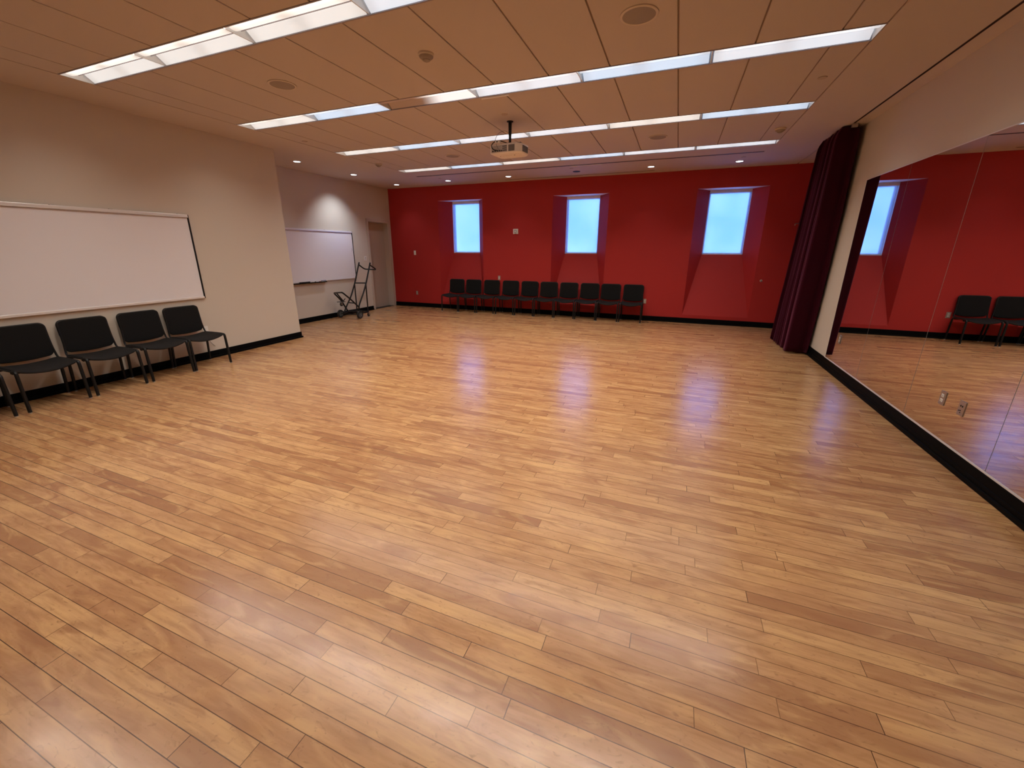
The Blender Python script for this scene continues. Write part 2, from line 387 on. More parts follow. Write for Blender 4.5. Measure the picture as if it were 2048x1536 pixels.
# baseboards (cove base with a projecting shoe)
def bb_x(w, x, sx, y0, y1, h):
    w.box((x, y0, 0.02), (x + sx * 0.012, y1, h), 'black_base', bev=0.003); w.box((x, y0, 0.0), (x + sx * 0.030, y1, 0.034), 'black_base', bev=0.006)
w = MB(); bb_x(w, XL, 1, YN, YC, 0.115); w.box((XA, YC, 0), (XL + 0.012, YC + 0.012, 0.115), 'black_base').box((XA, YC, 0), (XL + 0.03, YC + 0.03, 0.034), 'black_base', bev=0.006); struct(w.build('baseboard_left'))
w = MB(); bb_x(w, XA, 1, YC + 0.012, DY0 - 0.085, 0.115); struct(w.build('baseboard_alcove'))
w = MB(); w.box((XA + 0.0, YB - 0.012, 0.0), (XK, YB, 0.122), 'black_base', bev=0.003).box((XA, YB - 0.024, 0), (XK, YB, 0.026), 'black_base', bev=0.006); struct(w.build('baseboard_red'))
w = MB(); w.box((XR - 0.012, YN, 0.02), (XR, YK, 0.148), 'black_base', bev=0.002).box((XR - 0.030, YN, 0.0), (XR, YK, 0.040), 'black_base', bev=0.008).box((XR - 0.018, YN, 0.03), (XR, YK, 0.075), 'black_base', bev=0.006)
struct(w.build('baseboard_right'))
struct(MB().box((XR - 0.010, YN, 0.149), (XR, 7.262, 0.162), 'alu').build('trim_1'))

# door in the alcove wall
d = MB(); fx = XA + 0.016
for y0, y1 in ((DY0 - 0.075, DY0), (DY1, DY1 + 0.06)): d.box((XA - 0.001, y0, 0), (fx, y1, DZ + 0.075), 'frame_paint', bev=0.003)
d.box((XA - 0.001, DY0, DZ), (fx, DY1, DZ + 0.075), 'frame_paint', bev=0.003)
d.box((XA - 0.20, DY0, 0), (XA, DY0 + 0.006, DZ), 'frame_paint').box((XA - 0.20, DY1 - 0.006, 0), (XA, DY1, DZ), 'frame_paint').box((XA - 0.20, DY0, DZ - 0.006), (XA, DY1, DZ), 'frame_paint')
fr = struct(d.build('door_1'))
MB().box((XA - 0.215, DY0 + 0.006, 0.008), (XA - 0.172, DY1 - 0.006, DZ - 0.008), 'doorpaint', bev=0.002).build('door_leaf', fr)
hd = MB(); hd.lathe([(0, 0.0), (0.027, 0.0), (0.027, 0.012), (0.012, 0.016), (0.012, 0.04), (0.0, 0.04)], (XA - 0.172, DY0 + 0.085, 0.98), 'steel', 'X'); hd.tube([(XA - 0.137, DY0 + 0.085, 0.98), (XA - 0.137, DY0 + 0.20, 0.98)], 0.009, 'steel'); hd.build('door_handle', fr)
MB().box((XA - 0.19, DY0 + 0.006, 0), (XA - 0.01, DY1 - 0.006, 0.008), 'dark').build('threshold', fr)

# windows behind the shades
for k, x in enumerate(NX):
    w = MB(); yf = YG + 0.09
    for a, b in (((x - GH, yf, GZ0), (x - GH + 0.030, yf + 0.05, NZ1)), ((x + GH - 0.030, yf, GZ0), (x + GH, yf + 0.05, NZ1)), ((x - GH, yf, GZ0), (x + GH, yf + 0.05, GZ0 + 0.035)), ((x - GH, yf, NZ1 - 0.07), (x + GH, yf + 0.05, NZ1))):
        w.box(a, b, 'white', bev=0.003)
    fr = struct(w.build('window_%d' % (k + 1)))
    MB().box((x - GH + 0.03, yf + 0.022, GZ0 + 0.03), (x + GH - 0.03, yf + 0.028, NZ1 - 0.03), 'glass').build('pane', fr)
names = ['roller shade in the red niche nearest the corner door', 'roller shade in the middle niche of the red wall', 'roller shade in the red niche nearest the burgundy curtain']
for k, x in enumerate(NX):
    t = thing('roller_shade', 'closed pale blue glowing ' + names[k], 'window shade', (x, YG + 0.03, GZ0), 0, 'roller shades in the red wall niches')
    MB().box((-GH + 0.012, -0.001, 0.02), (GH - 0.012, 0.001, NZ1 - GZ0 - 0.04), 'shade').build('shade_cloth', t)
    MB().box((-GH + 0.004, -0.03, NZ1 - GZ0 - 0.065), (GH - 0.004, 0.03, NZ1 - GZ0 - 0.003), 'white', bev=0.004).build('cassette', t)
    MB().box((-GH + 0.010, -0.008, 0.004), (GH - 0.010, 0.008, 0.022), 'white', bev=0.003).build('hem_bar', t)

# ---------------------------------------------------------------- light rows
SEG = (GX1 - GX0) / 6
ROWW = 62
tone = [list('wwwwww'), list('wwwnww'), list('wcxncn'), list('wcnnwc'), list('wcwcnn')]
lab = ['ceiling light row just out of view overhead', 'long recessed ceiling light row nearest the viewer, at the top left', 'long ceiling light row with one unlit stretch, second from the viewer', 'long ceiling light row passing just behind the projector', 'long ceiling light row farthest back, nearest the red wall']
for r, yc in enumerate(ROWS):
    t = thing('ceiling_light', lab[r], 'ceiling light', (GX0, yc, H), 0, 'long recessed light rows')
    w = MB(); L = GX1 - GX0; e = 0.004
    w.box((0, -FW + 0.001, 0.0), (L, -FW + 0.010, 0.12), 'rimgrey').box((0, FW - 0.010, 0.0), (L, FW - 0.001, 0.12), 'rimgrey')
    w.box((0, -FW + 0.001, -0.003), (L, -FW + 0.014, 0.0), 'rimgrey').box((0, FW - 0.014, -0.003), (L, FW - 0.001, 0.0), 'rimgrey')
    w.box((0, -FW + 0.01, 0.112), (L, FW - 0.01, 0.12), 'housing').box((0, -FW, 0.0), (e, FW, 0.12), 'housing').box((L - e, -FW, 0), (L, FW, 0.12), 'housing')
    w.build('housing', t)
    for k in range(6):
        x0, x1 = k * SEG + 0.018, (k + 1) * SEG - 0.018; c = tone[r][k]; nm = {'w': 'warm', 'c': 'cool', 'n': 'neutral', 'x': 'half'}[c]
        # curved lens on the near side
        w = MB(); vs = []; n = 10
        for X in (x0, x1):
            for i in range(n + 1):
                a = i / n; y = -FW + 0.046 + 0.118 * a; vs.append((X, y, 0.030 - 0.020 * math.sin(PI * a) + 0.012 * a))
        w.add(vs, [(i, i + 1, n + 2 + i, n + 1 + i) for i in range(n)], 'dif_' + nm, True); w.build('lens', t)
        # sloping reflector on the far side, no lamp; its lit look is put in as emission
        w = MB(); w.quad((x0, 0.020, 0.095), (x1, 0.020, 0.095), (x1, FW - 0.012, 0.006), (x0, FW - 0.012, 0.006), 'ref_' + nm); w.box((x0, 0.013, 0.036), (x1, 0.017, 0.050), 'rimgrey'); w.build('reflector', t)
        # the bare tube showing at the near edge
        xa = x0 + (0.62 if c == 'x' else 0.02)
        w = MB(); w.tube([(xa, -FW + 0.027, 0.024), (x1 - 0.02, -FW + 0.027, 0.024)], 0.0125, 'tube', 8); w.build('lamp_tube', t)
    for k in range(1, 6): MB().box((k * SEG - 0.004, -FW + 0.01, 0.004), (k * SEG + 0.004, FW - 0.01, 0.112), 'housing').build('divider', t)
    l = bpy.data.lights.new('row_lamp', 'AREA'); l.shape = 'RECTANGLE'; l.size = L - 0.1; l.size_y = 0.022; l.energy = ROWW * (0.8 if r == 0 else 1.0); l.spread = math.radians(128); l.color = (1.0, 0.94, 0.84)
    o = bpy.data.objects.new('row_lamp', l); C.objects.link(o); o.location = (L / 2, -FW + 0.027, 0.006); o.parent = t

# ---------------------------------------------------------------- ceiling fittings
def put(mb_fn, name, cat, spots, group):
    first = None
    for (x, y, lb) in spots:
        if first is None:
            first = thing(name, lb, cat, (x, y, H), 0, group); mb_fn(first)
        else: dup(first, (x, y, H), 0, lb)
def mk_speaker(t):
    MB().lathe([(0.123, -0.0005), (0.140, -0.0005), (0.140, -0.007), (0.132, -0.011), (0.121, -0.009), (0.121, -0.002)], (0, 0, 0), 'ring', seg=40).build('trim_ring', t)
    MB().lathe([(0.0001, -0.0115), (0.06, -0.011), (0.122, -0.008), (0.122, -0.001), (0.0001, -0.001)], (0, 0, 0), 'grille', seg=40).build('grille', t)
put(mk_speaker, 'ceiling_speaker', 'speaker', [(-4.13, 3.765, 'round ceiling speaker on the left between the first and second light rows'), (-0.463, 3.765, 'largest-looking round ceiling speaker, at the top edge right of centre'), (-4.14, 7.457, 'round ceiling speaker left of the projector, before the last light row'), (-0.48, 7.44, 'round ceiling speaker right of the projector, before the last light row')], 'round ceiling speakers')
def mk_smoke(t):
    MB().lathe([(0.0001, 0), (0.072, 0), (0.072, -0.012), (0.064, -0.020)], (0, 0, 0), 'ring').build('base_plate', t)
    MB().lathe([(0.064, -0.018), (0.060, -0.030), (0.040, -0.044), (0.034, -0.046), (0.034, -0.052), (0.018, -0.060), (0.0001, -0.062)], (0, 0, 0), 'grille').build('sensor_cap', t)
put(mk_smoke, 'smoke_detector', 'smoke detector', [(-2.304, 3.726, 'domed smoke detector on the ceiling between the first and second light rows'), (1.187, 7.59, 'smoke detector near the right end of the last light row'), (-5.94, 7.56, 'smoke detector near the left end of the last light row')], 'smoke detectors')
def mk_disc(t): MB().lathe([(0.0001, -0.006), (0.040, -0.006), (0.042, -0.003), (0.042, 0)], (0, 0, 0), 'offdisc').build('cover_disc', t)
put(mk_disc, 'ceiling_sprinkler_cover', 'sprinkler', [(1.177, 5.646, 'small round sprinkler cover at the right between two light rows'), (-2.29, 5.547, 'small round sprinkler cover just in front of the projector pole'), (-5.87, 5.64, 'small round sprinkler cover on the left near the wall corner'), (-2.336, 9.462, 'tiny sprinkler cover by the unlit downlight'), (-5.683, 9.56, 'tiny dark sprinkler cover by the left end of the long air slot'), (0.961, 9.516, 'tiny sprinkler cover beside the rightmost downlight')], 'sprinkler covers')
def mk_down(lensmat):
    def f(t):
        MB().lathe([(0.066, 0.0), (0.084, 0.0), (0.084, -0.004), (0.078, -0.007), (0.064, -0.004), (0.064, 0.0)], (0, 0, 0), 'rimgrey' if lensmat == 'down' else 'dark', seg=36).build('trim_ring', t)
        MB().lathe([(0.0001, -0.0035), (0.064, -0.0030), (0.064, 0.0), (0.0001, 0.0)], (0, 0, 0), lensmat, seg=36).build('lamp_lens', t)
    return f
DL = [(-7.32, 6.77, 'lit downlight nearest the corner of the left wall'), (-7.32, 8.37, 'lit downlight over the far whiteboard'), (-7.32, 10.01, 'lit downlight by the corner where the alcove meets the red wall'),
      (-5.67, 9.93, 'lit downlight above the left niche of the red wall'), (-3.99, 9.90, 'lit downlight between the left and middle niches'), (-0.72, 9.87, 'lit downlight between the middle and right niches'), (0.943, 9.92, 'lit downlight above the right niche, the brightest')]
put(mk_down('down'), 'downlight', 'downlight', DL, 'round downlights')
t = thing('downlight', 'unlit dark downlight above the middle niche of the red wall', 'downlight', (-2.313, 9.846, H), 0, 'round downlights'); mk_down('dark')(t)
def vent(x0, x1, y, hw, label):
    t = thing('ceiling_vent', label, 'air vent', ((x0 + x1) / 2, y, H)); l = (x1 - x0) / 2
    MB().box((-l, -hw, -0.003), (l, -hw + 0.006, 0), 'gyp').box((-l, hw - 0.006, -0.003), (l, hw, 0), 'gyp').box((-l, -hw, -0.003), (-l + 0.01, hw, 0), 'gyp').box((l - 0.01, -hw, -0.003), (l, hw, 0), 'gyp').build('rim', t)
    MB().box((-l + 0.01, -hw + 0.006, -0.0015), (l - 0.01, hw - 0.006, 0), 'vent').build('dark_slot', t)
    return t
vent(-6.09, 1.25, 9.135, 0.045, 'long thin dark air slot in the ceiling behind the last light row')
vent(-4.26, -0.66, 10.33, 0.030, 'shorter faint air slot in the ceiling close to the red wall')
tag(MB().box((-2.32, 9.19, H - 0.012), (-1.62, 9.215, H), 'soffit').build('ceiling_strip'), 'short pale strip beside the long ceiling air slot', 'ceiling strip', 'pale ceiling strips')
tag(MB().box((-2.32, 4.905, H - 0.010), (-1.98, 4.93, H), 'soffit').build('ceiling_strip'), 'short pale strip for light leaking along the second light row in front of the projector', 'ceiling strip', 'pale ceiling strips')  # white strip drawn in place of light leaking at the row's edge
# curtain track
t = thing('curtain_track', 'dark curtain track set in the ceiling along the mirror wall', 'curtain track', (TX, 0, H))
MB().box((-0.012, YN, 0.0), (-0.007, 9.3, 0.028), 'vent').box((0.007, YN, 0.0), (0.012, 9.3, 0.028), 'vent').box((-0.012, YN, 0.022), (0.012, 9.3, 0.029), 'vent').build('rail', t)
MB().box((-0.02, 7.66, -0.05), (0.05, 7.70, 0.0), 'steel', bev=0.004).build('end_pulley', t)

# ---------------------------------------------------------------- projector
px, py = -2.337, 5.86
t = thing('ceiling_projector', 'white projector hanging from the ceiling on a black pole', 'projector', (px, py, 2.955))
rot = Matrix.Rotation(math.radians(-4), 4, 'Z')
o2 = [(-0.215, -0.165), (0.155, -0.165), (0.225, -0.095), (0.235, 0.10), (0.19, 0.175), (-0.19, 0.175), (-0.225, 0.13), (-0.235, -0.14)]
vs = []; zz = [(0.0, 0.86), (0.012, 0.97), (0.02, 1.0), (0.112, 1.0), (0.125, 0.96), (0.13, 0.85)]
for z, s in zz: vs += [rot @ Vector((a * s, b * s, z)) for a, b in o2]
n = len(o2); fs = [tuple(range(n))[::-1], tuple((len(zz) - 1) * n + k for k in range(n))]
for i in range(len(zz) - 1):
    for k in range(n): fs.append((i * n + k, i * n + (k + 1) % n, (i + 1) * n + (k + 1) % n, (i + 1) * n + k))
MB().add(vs, fs, 'proj').build('shell', t)
w = MB(); w.box((-0.205, -0.170, 0.024), (0.035, -0.163, 0.106), 'steel', bev=0.002, xf=rot)
for i in range(3):
    for k in range(3): w.box((-0.03 + 0.021 * k, -0.173, 0.035 + 0.024 * i), (-0.015 + 0.021 * k, -0.168, 0.047 + 0.024 * i), 'dark', xf=rot)
for i, x in enumerate((-0.19, -0.155, -0.12, -0.09, -0.06)): w.box((x, -0.173, 0.032), (x + 0.02, -0.168, 0.046 + 0.004 * (i % 2)), 'dark', xf=rot)
w.build('port_panel', t)
w = MB(); w.box((0.055, -0.169, 0.024), (0.145, -0.163, 0.102), 'projgrille', xf=rot)
for k in range(9): w.box((0.058 + k * 0.010, -0.172, 0.026), (0.062 + k * 0.010, -0.168, 0.100), 'grey', xf=rot)
w.build('side_grille', t)
w = MB(); w.box((0.226, -0.08, 0.024), (0.237, 0.085, 0.100), 'projgrille', xf=rot)
for k in range(12): w.box((0.236, -0.076 + k * 0.013, 0.028), (0.240, -0.071 + k * 0.013, 0.096), 'grey', xf=rot)
w.build('end_grille', t)
w = MB()
w.box((-0.14, -0.03, -0.0015), (-0.128, -0.018, 0.0), 'dark', xf=rot); w.box((0.075, -0.035, -0.0015), (0.092, -0.018, 0.0), 'dark', xf=rot)
for k in range(9): w.box((-0.10 + k * 0.017, -0.030, -0.0012), (-0.09 + k * 0.017, -0.022, 0), 'offdisc', xf=rot)
w.build('underside_marks', t)
w = MB(); w.lathe([(0.0001, 0.426), (0.045, 0.426), (0.045, 0.418), (0.024, 0.414), (0.021, 0.27), (0.017, 0.25), (0.017, 0.155)], (0, 0, 0), 'blackmetal'); w.build('pole', t)
w = MB(); w.lathe([(0.017, 0.17), (0.028, 0.155), (0.085, 0.146), (0.085, 0.138), (0.0001, 0.138)], (0, 0, 0), 'blackmetal'); w.box((-0.09, -0.012, 0.128), (0.11, 0.012, 0.142), 'blackmetal'); w.box((0.10, -0.02, 0.125), (0.17, 0.05, 0.158), 'blackmetal', bev=0.004); w.build('mount_plate', t)
w = MB(); pts = [(-0.02, -0.03, 0.15), (-0.08, -0.14, 0.165), (-0.15, -0.20, 0.15), (-0.195, -0.215, 0.10), (-0.17, -0.21, 0.05), (-0.10, -0.19, 0.035)]
w.tube(fillet(pts, 0.05), 0.006, 'blackmetal'); w.tube(fillet([(-0.01, 0, 0.28), (-0.06, -0.05, 0.31), (-0.12, -0.12, 0.27), (-0.15, -0.18, 0.18), (-0.13, -0.20, 0.13), (-0.10, -0.18, 0.05)], 0.05), 0.003, 'cord'); w.build('cable', t)
w = MB(); w.box((-0.14, -0.205, 0.125), (-0.07, -0.165, 0.158), 'white', bev=0.004).box((-0.118, -0.208, 0.134), (-0.10, -0.204, 0.150), 'dark'); w.build('adapter_box', t)

# ---------------------------------------------------------------- chairs
def make_chair(label):
    t = thing('stacking_chair', label, 'chair')
    W = 0.2475
    # seat: sagging pad with waterfall front (front is -y)
    ol = dense(rrect(0.506, 0.46, 0.05), 0.05)
    def sz(x, y):
        z = 0.464 - 0.030 * (1 - (x / 0.262) ** 2) - 0.006 * max(0, (y - 0.05)) * 4
        if y < -0.12: z -= 0.030 * ((-y - 0.12) / 0.11) ** 2 * (1 - (x / 0.26) ** 2)
        return z
    w = MB(); cushion(w, ol, lambda a, b, t_: (a, b - 0.02, sz(a, b) + 0.013 * t_), lambda a, b, t_: (a, b - 0.02, sz(a, b) - 0.016 * t_), 'seatfab'); w.build('seat', t)
    # backrest: curved shell with a rounded lower edge
    ol = []
    for a, b in dense(rrect(0.485, 0.38, 0.06, r2=0.05), 0.05):
        if b < 0: b = b * (1 + 0.13 * (1 - (a / 0.2475) ** 2))
        ol.append((a, b))
    def bp(a, b, off):
        z = 0.685 + b; return (a * (1 - 0.02 * (b < 0)), 0.205 + 0.10 * (z - 0.5) + 0.018 * (1 - (a / 0.25) ** 2) + off, z)
    w = MB(); cushion(w, ol, lambda a, b, t_: bp(a, b, -0.014 * t_), lambda a, b, t_: bp(a, b, 0.010 * t_), 'fabric'); w.build('backrest', t)
    for s in (-1, 1):
        w = MB(); w.tube(fillet([(s * W, -0.18, 0.452), (s * W, -0.245, 0.450), (s * (W + 0.003), -0.262, 0.010)], 0.03), 0.0165, 'blackmetal'); lg = w.build('leg', t)
        MB().lathe([(0.0001, 0), (0.012, 0), (0.012, 0.010), (0.0001, 0.010)], (s * (W + 0.003), -0.262, 0), 'glide', seg=12).build('foot_glide', lg)
        w = MB(); w.tube(fillet([(s * W, 0.150, 0.447), (s * W, 0.185, 0.42), (s * (W + 0.002), 0.225, 0.010)], 0.05), 0.0155, 'blackmetal'); lg = w.build('leg', t)
        MB().lathe([(0.0001, 0), (0.012, 0), (0.012, 0.010), (0.0001, 0.010)], (s * (W + 0.002), 0.225, 0), 'glide', seg=12).build('foot_glide', lg)
    w = MB()
    for s in (-1, 1): w.tube([(s * W, -0.20, 0.452), (s * W, 0.17, 0.447)], 0.0115, 'blackmetal')
    w.tube([(-W, -0.15, 0.425), (W, -0.15, 0.425)], 0.010, 'blackmetal').tube([(-W, 0.14, 0.425), (W, 0.14, 0.425)], 0.010, 'blackmetal')
    for s in (-1, 1): w.tube([(s * W, -0.15, 0.45), (s * W, -0.15, 0.425)], 0.010, 'blackmetal').tube([(s * W, 0.14, 0.45), (s * W, 0.14, 0.425)], 0.010, 'blackmetal')
    w.build('seat_frame', t)
    w = MB(); zt = 0.868
    P = [(-W, 0.15, 0.447), (-W + 0.004, 0.195, 0.47), (-W + 0.016, 0.212, 0.60), (-W + 0.02, 0.236, zt - 0.02), (-0.18, 0.246, zt - 0.003), (0, 0.256, zt - 0.003)]
    P2 = [(-a, b, c) for a, b, c in P[:-1]][::-1]
    w.tube(fillet(P + P2, 0.05), 0.0105, 'blackmetal'); w.build('back_frame', t)
    return t
red_c = [-5.85, -5.315, -4.75, -4.18, -3.62, -3.075, -2.535, -1.99, -1.455, -0.906]
ordn = ['leftmost black chair of the row along the red wall, under the left niche', 'second black chair from the left along the red wall, under the left niche edge', 'third black chair from the left along the red wall', 'fourth black chair from the left along the red wall',
        'fifth black chair from the left on the red wall, touching its right neighbour', 'sixth black chair from the left on the red wall, touching its left neighbour', 'black chair under the left part of the middle niche, fourth from the right', 'black chair under the right part of the middle niche, third from the right',
        'second black chair from the right end of the red wall row', 'rightmost black chair of the red wall row, beside a wall outlet']
chair0 = make_chair(ordn[0]); chair0['group'] = 'black chairs along the red wall'
ys_ = [10.322, 10.33, 10.328, 10.335, 10.332, 10.328, 10.335, 10.33, 10.325, 10.332]
chair0.location = (red_c[0], ys_[0], 0)
for i in range(1, 10): dup(chair0, (red_c[i], ys_[i], 0), math.radians([0, 0.3, -0.3, 0.2, -0.3, 0.3, 0, -0.2, 0.2, 0.4][i]), ordn[i])
left_c = [(1.47, 'black chair at the left edge of the frame, mostly cut off'), (2.075, 'second black chair from the left edge under the big whiteboard'), (2.645, 'middle black chair of the row under the big whiteboard'), (3.225, 'black chair next to the last one under the big whiteboard'), (3.76, 'black chair at the right end of the row under the big whiteboard')]
for y, lb in left_c: dup(chair0, (XL + 0.30, y, 0), PI / 2 + math.radians(random.uniform(-0.4, 0.4)), lb, 'black chairs under the near whiteboard')

# ---------------------------------------------------------------- whiteboards
def whiteboard(x, y0, y1, z0, z1, label):
    t = thing('whiteboard', label, 'whiteboard', (x, (y0 + y1) / 2, z0)); l = (y1 - y0) / 2; h = z1 - z0
    MB().box((0.001, -l + 0.01, 0.02), (0.020, l - 0.01, h - 0.02), 'board').build('board_surface', t)
    w = MB(); w.box((0.0, -l + 0.012, h - 0.042), (0.034, l - 0.012, h), 'alu', bev=0.006); w.box((0.03, -l + 0.012, h - 0.046), (0.036, l - 0.012, h - 0.036), 'steel', bev=0.002); w.build('top_rail', t)
    w = MB(); w.box((0.0, -l + 0.012, 0.0), (0.030, l - 0.012, 0.032), 'alu', bev=0.004); w.build('bottom_rail', t)
    for s in (-1, 1):
        MB().box((0.0, s * l - s * 0.022, 0.0), (0.030, s * l, h), 'blackmetal', bev=0.005).build('side_edge', t)
    for yy in (-l * 0.2, l * 0.25, l * 0.9):
        MB().box((0.005, yy - 0.02, h - 0.001), (0.02, yy + 0.02, h + 0.008), 'steel', bev=0.002).build('wall_clip', t)
    return t, l, h
wa, l, h = whiteboard(XL, 1.735, 4.172, 0.955, 2.176, 'large whiteboard on the near left wall above the black chairs')
wb, l, h = whiteboard(XA, 6.50, 8.94, 0.935, 2.146, 'far whiteboard on the alcove wall by the door, with a marker tray')
MB().box((0.0, -l + 0.02, -0.022), (0.075, -l + 1.34, -0.008), 'blackmetal', bev=0.003).box((0.068, -l + 0.02, -0.02), (0.075, -l + 1.34, 0.002), 'blackmetal').build('tray', wb)
w = MB(); w.tube([(0.0215, 1.13 + 0.03 * math.cos(a), 0.74 + 0.035 * math.sin(a)) for a in [math.radians(d) for d in range(-70, 81, 15)]], 0.002, 'blackmetal', 6); w.build('pen_mark', wb)
zt = 0.935 - 0.008
def on_tray(o): return o
tag(MB().box((XA + 0.032, 7.05, zt), (XA + 0.066, 7.34, zt + 0.030), 'dark', bev=0.006).build('board_eraser'), 'black eraser lying on the left part of the far whiteboard tray', 'eraser')
tag(MB().box((XA + 0.032, 7.70, zt), (XA + 0.066, 7.83, zt + 0.020), 'white', bev=0.005).box((XA + 0.032, 7.70, zt + 0.020), (XA + 0.066, 7.83, zt + 0.034), 'blue', bev=0.004).build('board_eraser'), 'small white and blue eraser at the right end of the tray', 'eraser')
def marker(y0, y1, x, mt, lb):
    t = thing('marker_pen', lb, 'marker', (x, y0, zt + 0.0095), 0, 'marker pens on the tray')
    MB().tube([(0, 0, 0), (0, (y1 - y0) * 0.68, 0)], 0.009, 'white', 12).build('barrel', t); MB().tube([(0, (y1 - y0) * 0.68, 0), (0, (y1 - y0), 0)], 0.0095, mt, 12).build('cap', t)
marker(7.52, 7.65, XA + 0.058, 'redink', 'white marker pen with a red cap on the far whiteboard tray')
marker(7.40, 7.53, XA + 0.036, 'blackmetal', 'white marker pen with a black cap on the far whiteboard tray')

# ---------------------------------------------------------------- mirrors
YM = [7.242, 6.070, 4.874, 3.680, 2.486, 1.292]
ml = ['mirror panel farthest away, reflecting the right niche and curtain', 'mirror panel with no outlet, second from the curtain', 'mirror panel with two outlet plates at its foot', 'mirror panel at the right edge of the picture', 'mirror panel beyond the right edge of the picture']
for i in range(5):
    tag(MB().box((XR - 0.006, YM[i + 1] + 0.003, 0.1625), (XR - 0.0005, YM[i] - 0.003, 2.592), 'mirror').build('mirror_panel'), 'tall frameless ' + ml[i], 'mirror', 'wall mirror panels')
w = MB(); w.box((XR - 0.008, YM[0] - 0.001, 0.162), (XR, YM[0] + 0.003, 2.596), 'alu').box((XR - 0.009, YM[-1], 2.592), (XR, YM[0] + 0.003, 2.600), 'alu')
struct(w.build('trim_2'))

# ---------------------------------------------------------------- wall plates
def plate(name, label, cat, origin, face, w_, h_, kind, mt='white', group=None):
    """face: rotation about z of a plate that looks along -y"""
    t = thing(name, label, cat, origin, face, group)
    MB().box((-w_ / 2, -0.006, -h_ / 2), (w_ / 2, 0, h_ / 2), mt, bev=0.002).build('cover_plate', t)
    if kind == 'duplex':
        for s in (-1, 1):
            m = MB(); m.box((-0.017, -0.009, s * 0.021 - 0.014), (0.017, -0.004, s * 0.021 + 0.014), 'white', bev=0.003)
            for dx in (-0.007, 0.005): m.box((dx, -0.0095, s * 0.021 - 0.004), (dx + 0.002, -0.0088, s * 0.021 + 0.006), 'dark')
            m.lathe([(0.0001, -0.0095), (0.0025, -0.0095), (0.0025, -0.0085)], (0, 0, s * 0.021 - 0.009), 'dark', 'Y', 10)
            m.build('socket', t)
    elif kind == 'av':
        m = MB()
        for dx in (-0.014, 0.008): m.box((dx, -0.0085, 0.012), (dx + 0.009, -0.006, 0.026), 'dark', bev=0.001)
        m.build('port', t); m = MB()
        for dx, dz in ((-0.016, -0.022), (0.0, -0.018), (0.004, -0.034)): m.lathe([(0.0001, -0.009), (0.0042, -0.009), (0.0042, -0.006)], (dx, 0, dz), 'dark', 'Y', 12)
        m.build('jack', t)
    elif kind == 'switch':
        MB().box((-0.016, -0.010, -0.033), (0.016, -0.005, 0.033), 'white', bev=0.003).build('rocker', t)
    elif kind == 'dark_rocker':
        MB().box((-0.016, -0.010, -0.033), (0.016, -0.005, 0.033), 'steel', bev=0.003).build('rocker', t)
    elif kind == 'control':
        MB().box((-0.020, -0.008, 0.008), (0.020, -0.005, 0.024), 'grey', bev=0.001).build('display', t)
        MB().box((-0.012, -0.008, -0.03), (0.012, -0.005, -0.018), 'steel', bev=0.001).build('button', t)
    return t
XF = XR - 0.0065
plate('outlet_plate', 'steel plate with two white sockets on the mirror foot, left of the jack plate', 'outlet', (XF, 4.374, 0.491), -PI / 2, 0.074, 0.118, 'duplex', 'steel', 'plates on the mirrors')
plate('jack_plate', 'steel plate with dark jacks on the mirror foot, right of the socket plate', 'outlet', (XF, 4.116, 0.491), -PI / 2, 0.074, 0.118, 'av', 'steel', 'plates on the mirrors')
plate('outlet_plate', 'steel plate with white sockets on the mirror, nearest the curtain', 'outlet', (XF, 6.845, 0.503), -PI / 2, 0.074, 0.118, 'duplex', 'steel', 'plates on the mirrors')
plate('switch_plate', 'small pale switch plate at the left end of the red wall', 'switch', (-7.28, YB, 1.597), 0, 0.072, 0.125, 'switch')
plate('outlet_plate', 'tiny low outlet at the left end of the red wall', 'outlet', (-7.29, YB, 0.42), 0, 0.07, 0.115, 'duplex', 'steel')
plate('outlet_plate', 'pale outlet plate just above the chair backs, right of the left niche', 'outlet', (-4.547, YB, 0.938), 0, 0.074, 0.118, 'switch', 'steel')
plate('outlet_plate', 'outlet beside the rightmost chair of the red wall row', 'outlet', (-0.625, YB, 0.475), 0, 0.074, 0.118, 'duplex', 'steel')
plate('switch_plate', 'white control plate on the alcove wall left of the door', 'switch', (XA, 9.385, 1.447), PI / 2, 0.105, 0.118, 'control')
plate('outlet_plate', 'cream outlet plate behind the right end chair, with a cord', 'outlet', (XL, 4.075, 0.462), PI / 2, 0.09, 0.118, 'duplex', 'white')
t = thing('alarm_strobe', 'small square white device with a grey lens high on the red wall', 'alarm', (-4.057, YB, 2.156))
MB().box((-0.07, -0.035, -0.065), (0.07, 0, 0.065), 'white', bev=0.006).build('body', t)
MB().box((-0.038, -0.042, -0.034), (0.026, -0.034, 0.036), 'grey', bev=0.004).box((-0.026, -0.046, -0.020), (0.014, -0.040, 0.024), 'white', bev=0.004).build('lens', t)
MB().box((-0.03, -0.037, -0.064), (0.03, -0.034, -0.055), 'dark').build('vent', t)
t = thing('key_switch', 'tiny round metal key switch on the red wall right of the right niche', 'switch', (1.797, YB, 1.043))
MB().lathe([(0.0001, -0.010), (0.020, -0.010), (0.025, -0.004), (0.025, 0)], (0, 0, 0), 'alu', 'Y').build('bezel', t)
MB().lathe([(0.0001, -0.014), (0.011, -0.014), (0.011, -0.009)], (0, 0, -0.004), 'dark', 'Y').build('lock', t)
tag(MB().tube(fillet([(XL + 0.006, 4.085, 0.41), (XL + 0.010, 4.09, 0.33), (XL + 0.012, 4.11, 0.25), (XL + 0.008, 4.17, 0.185)], 0.05), 0.0035, 'cord', 8).build('power_cord'), 'thin grey cord hanging on the wall under the right end chair', 'cord')
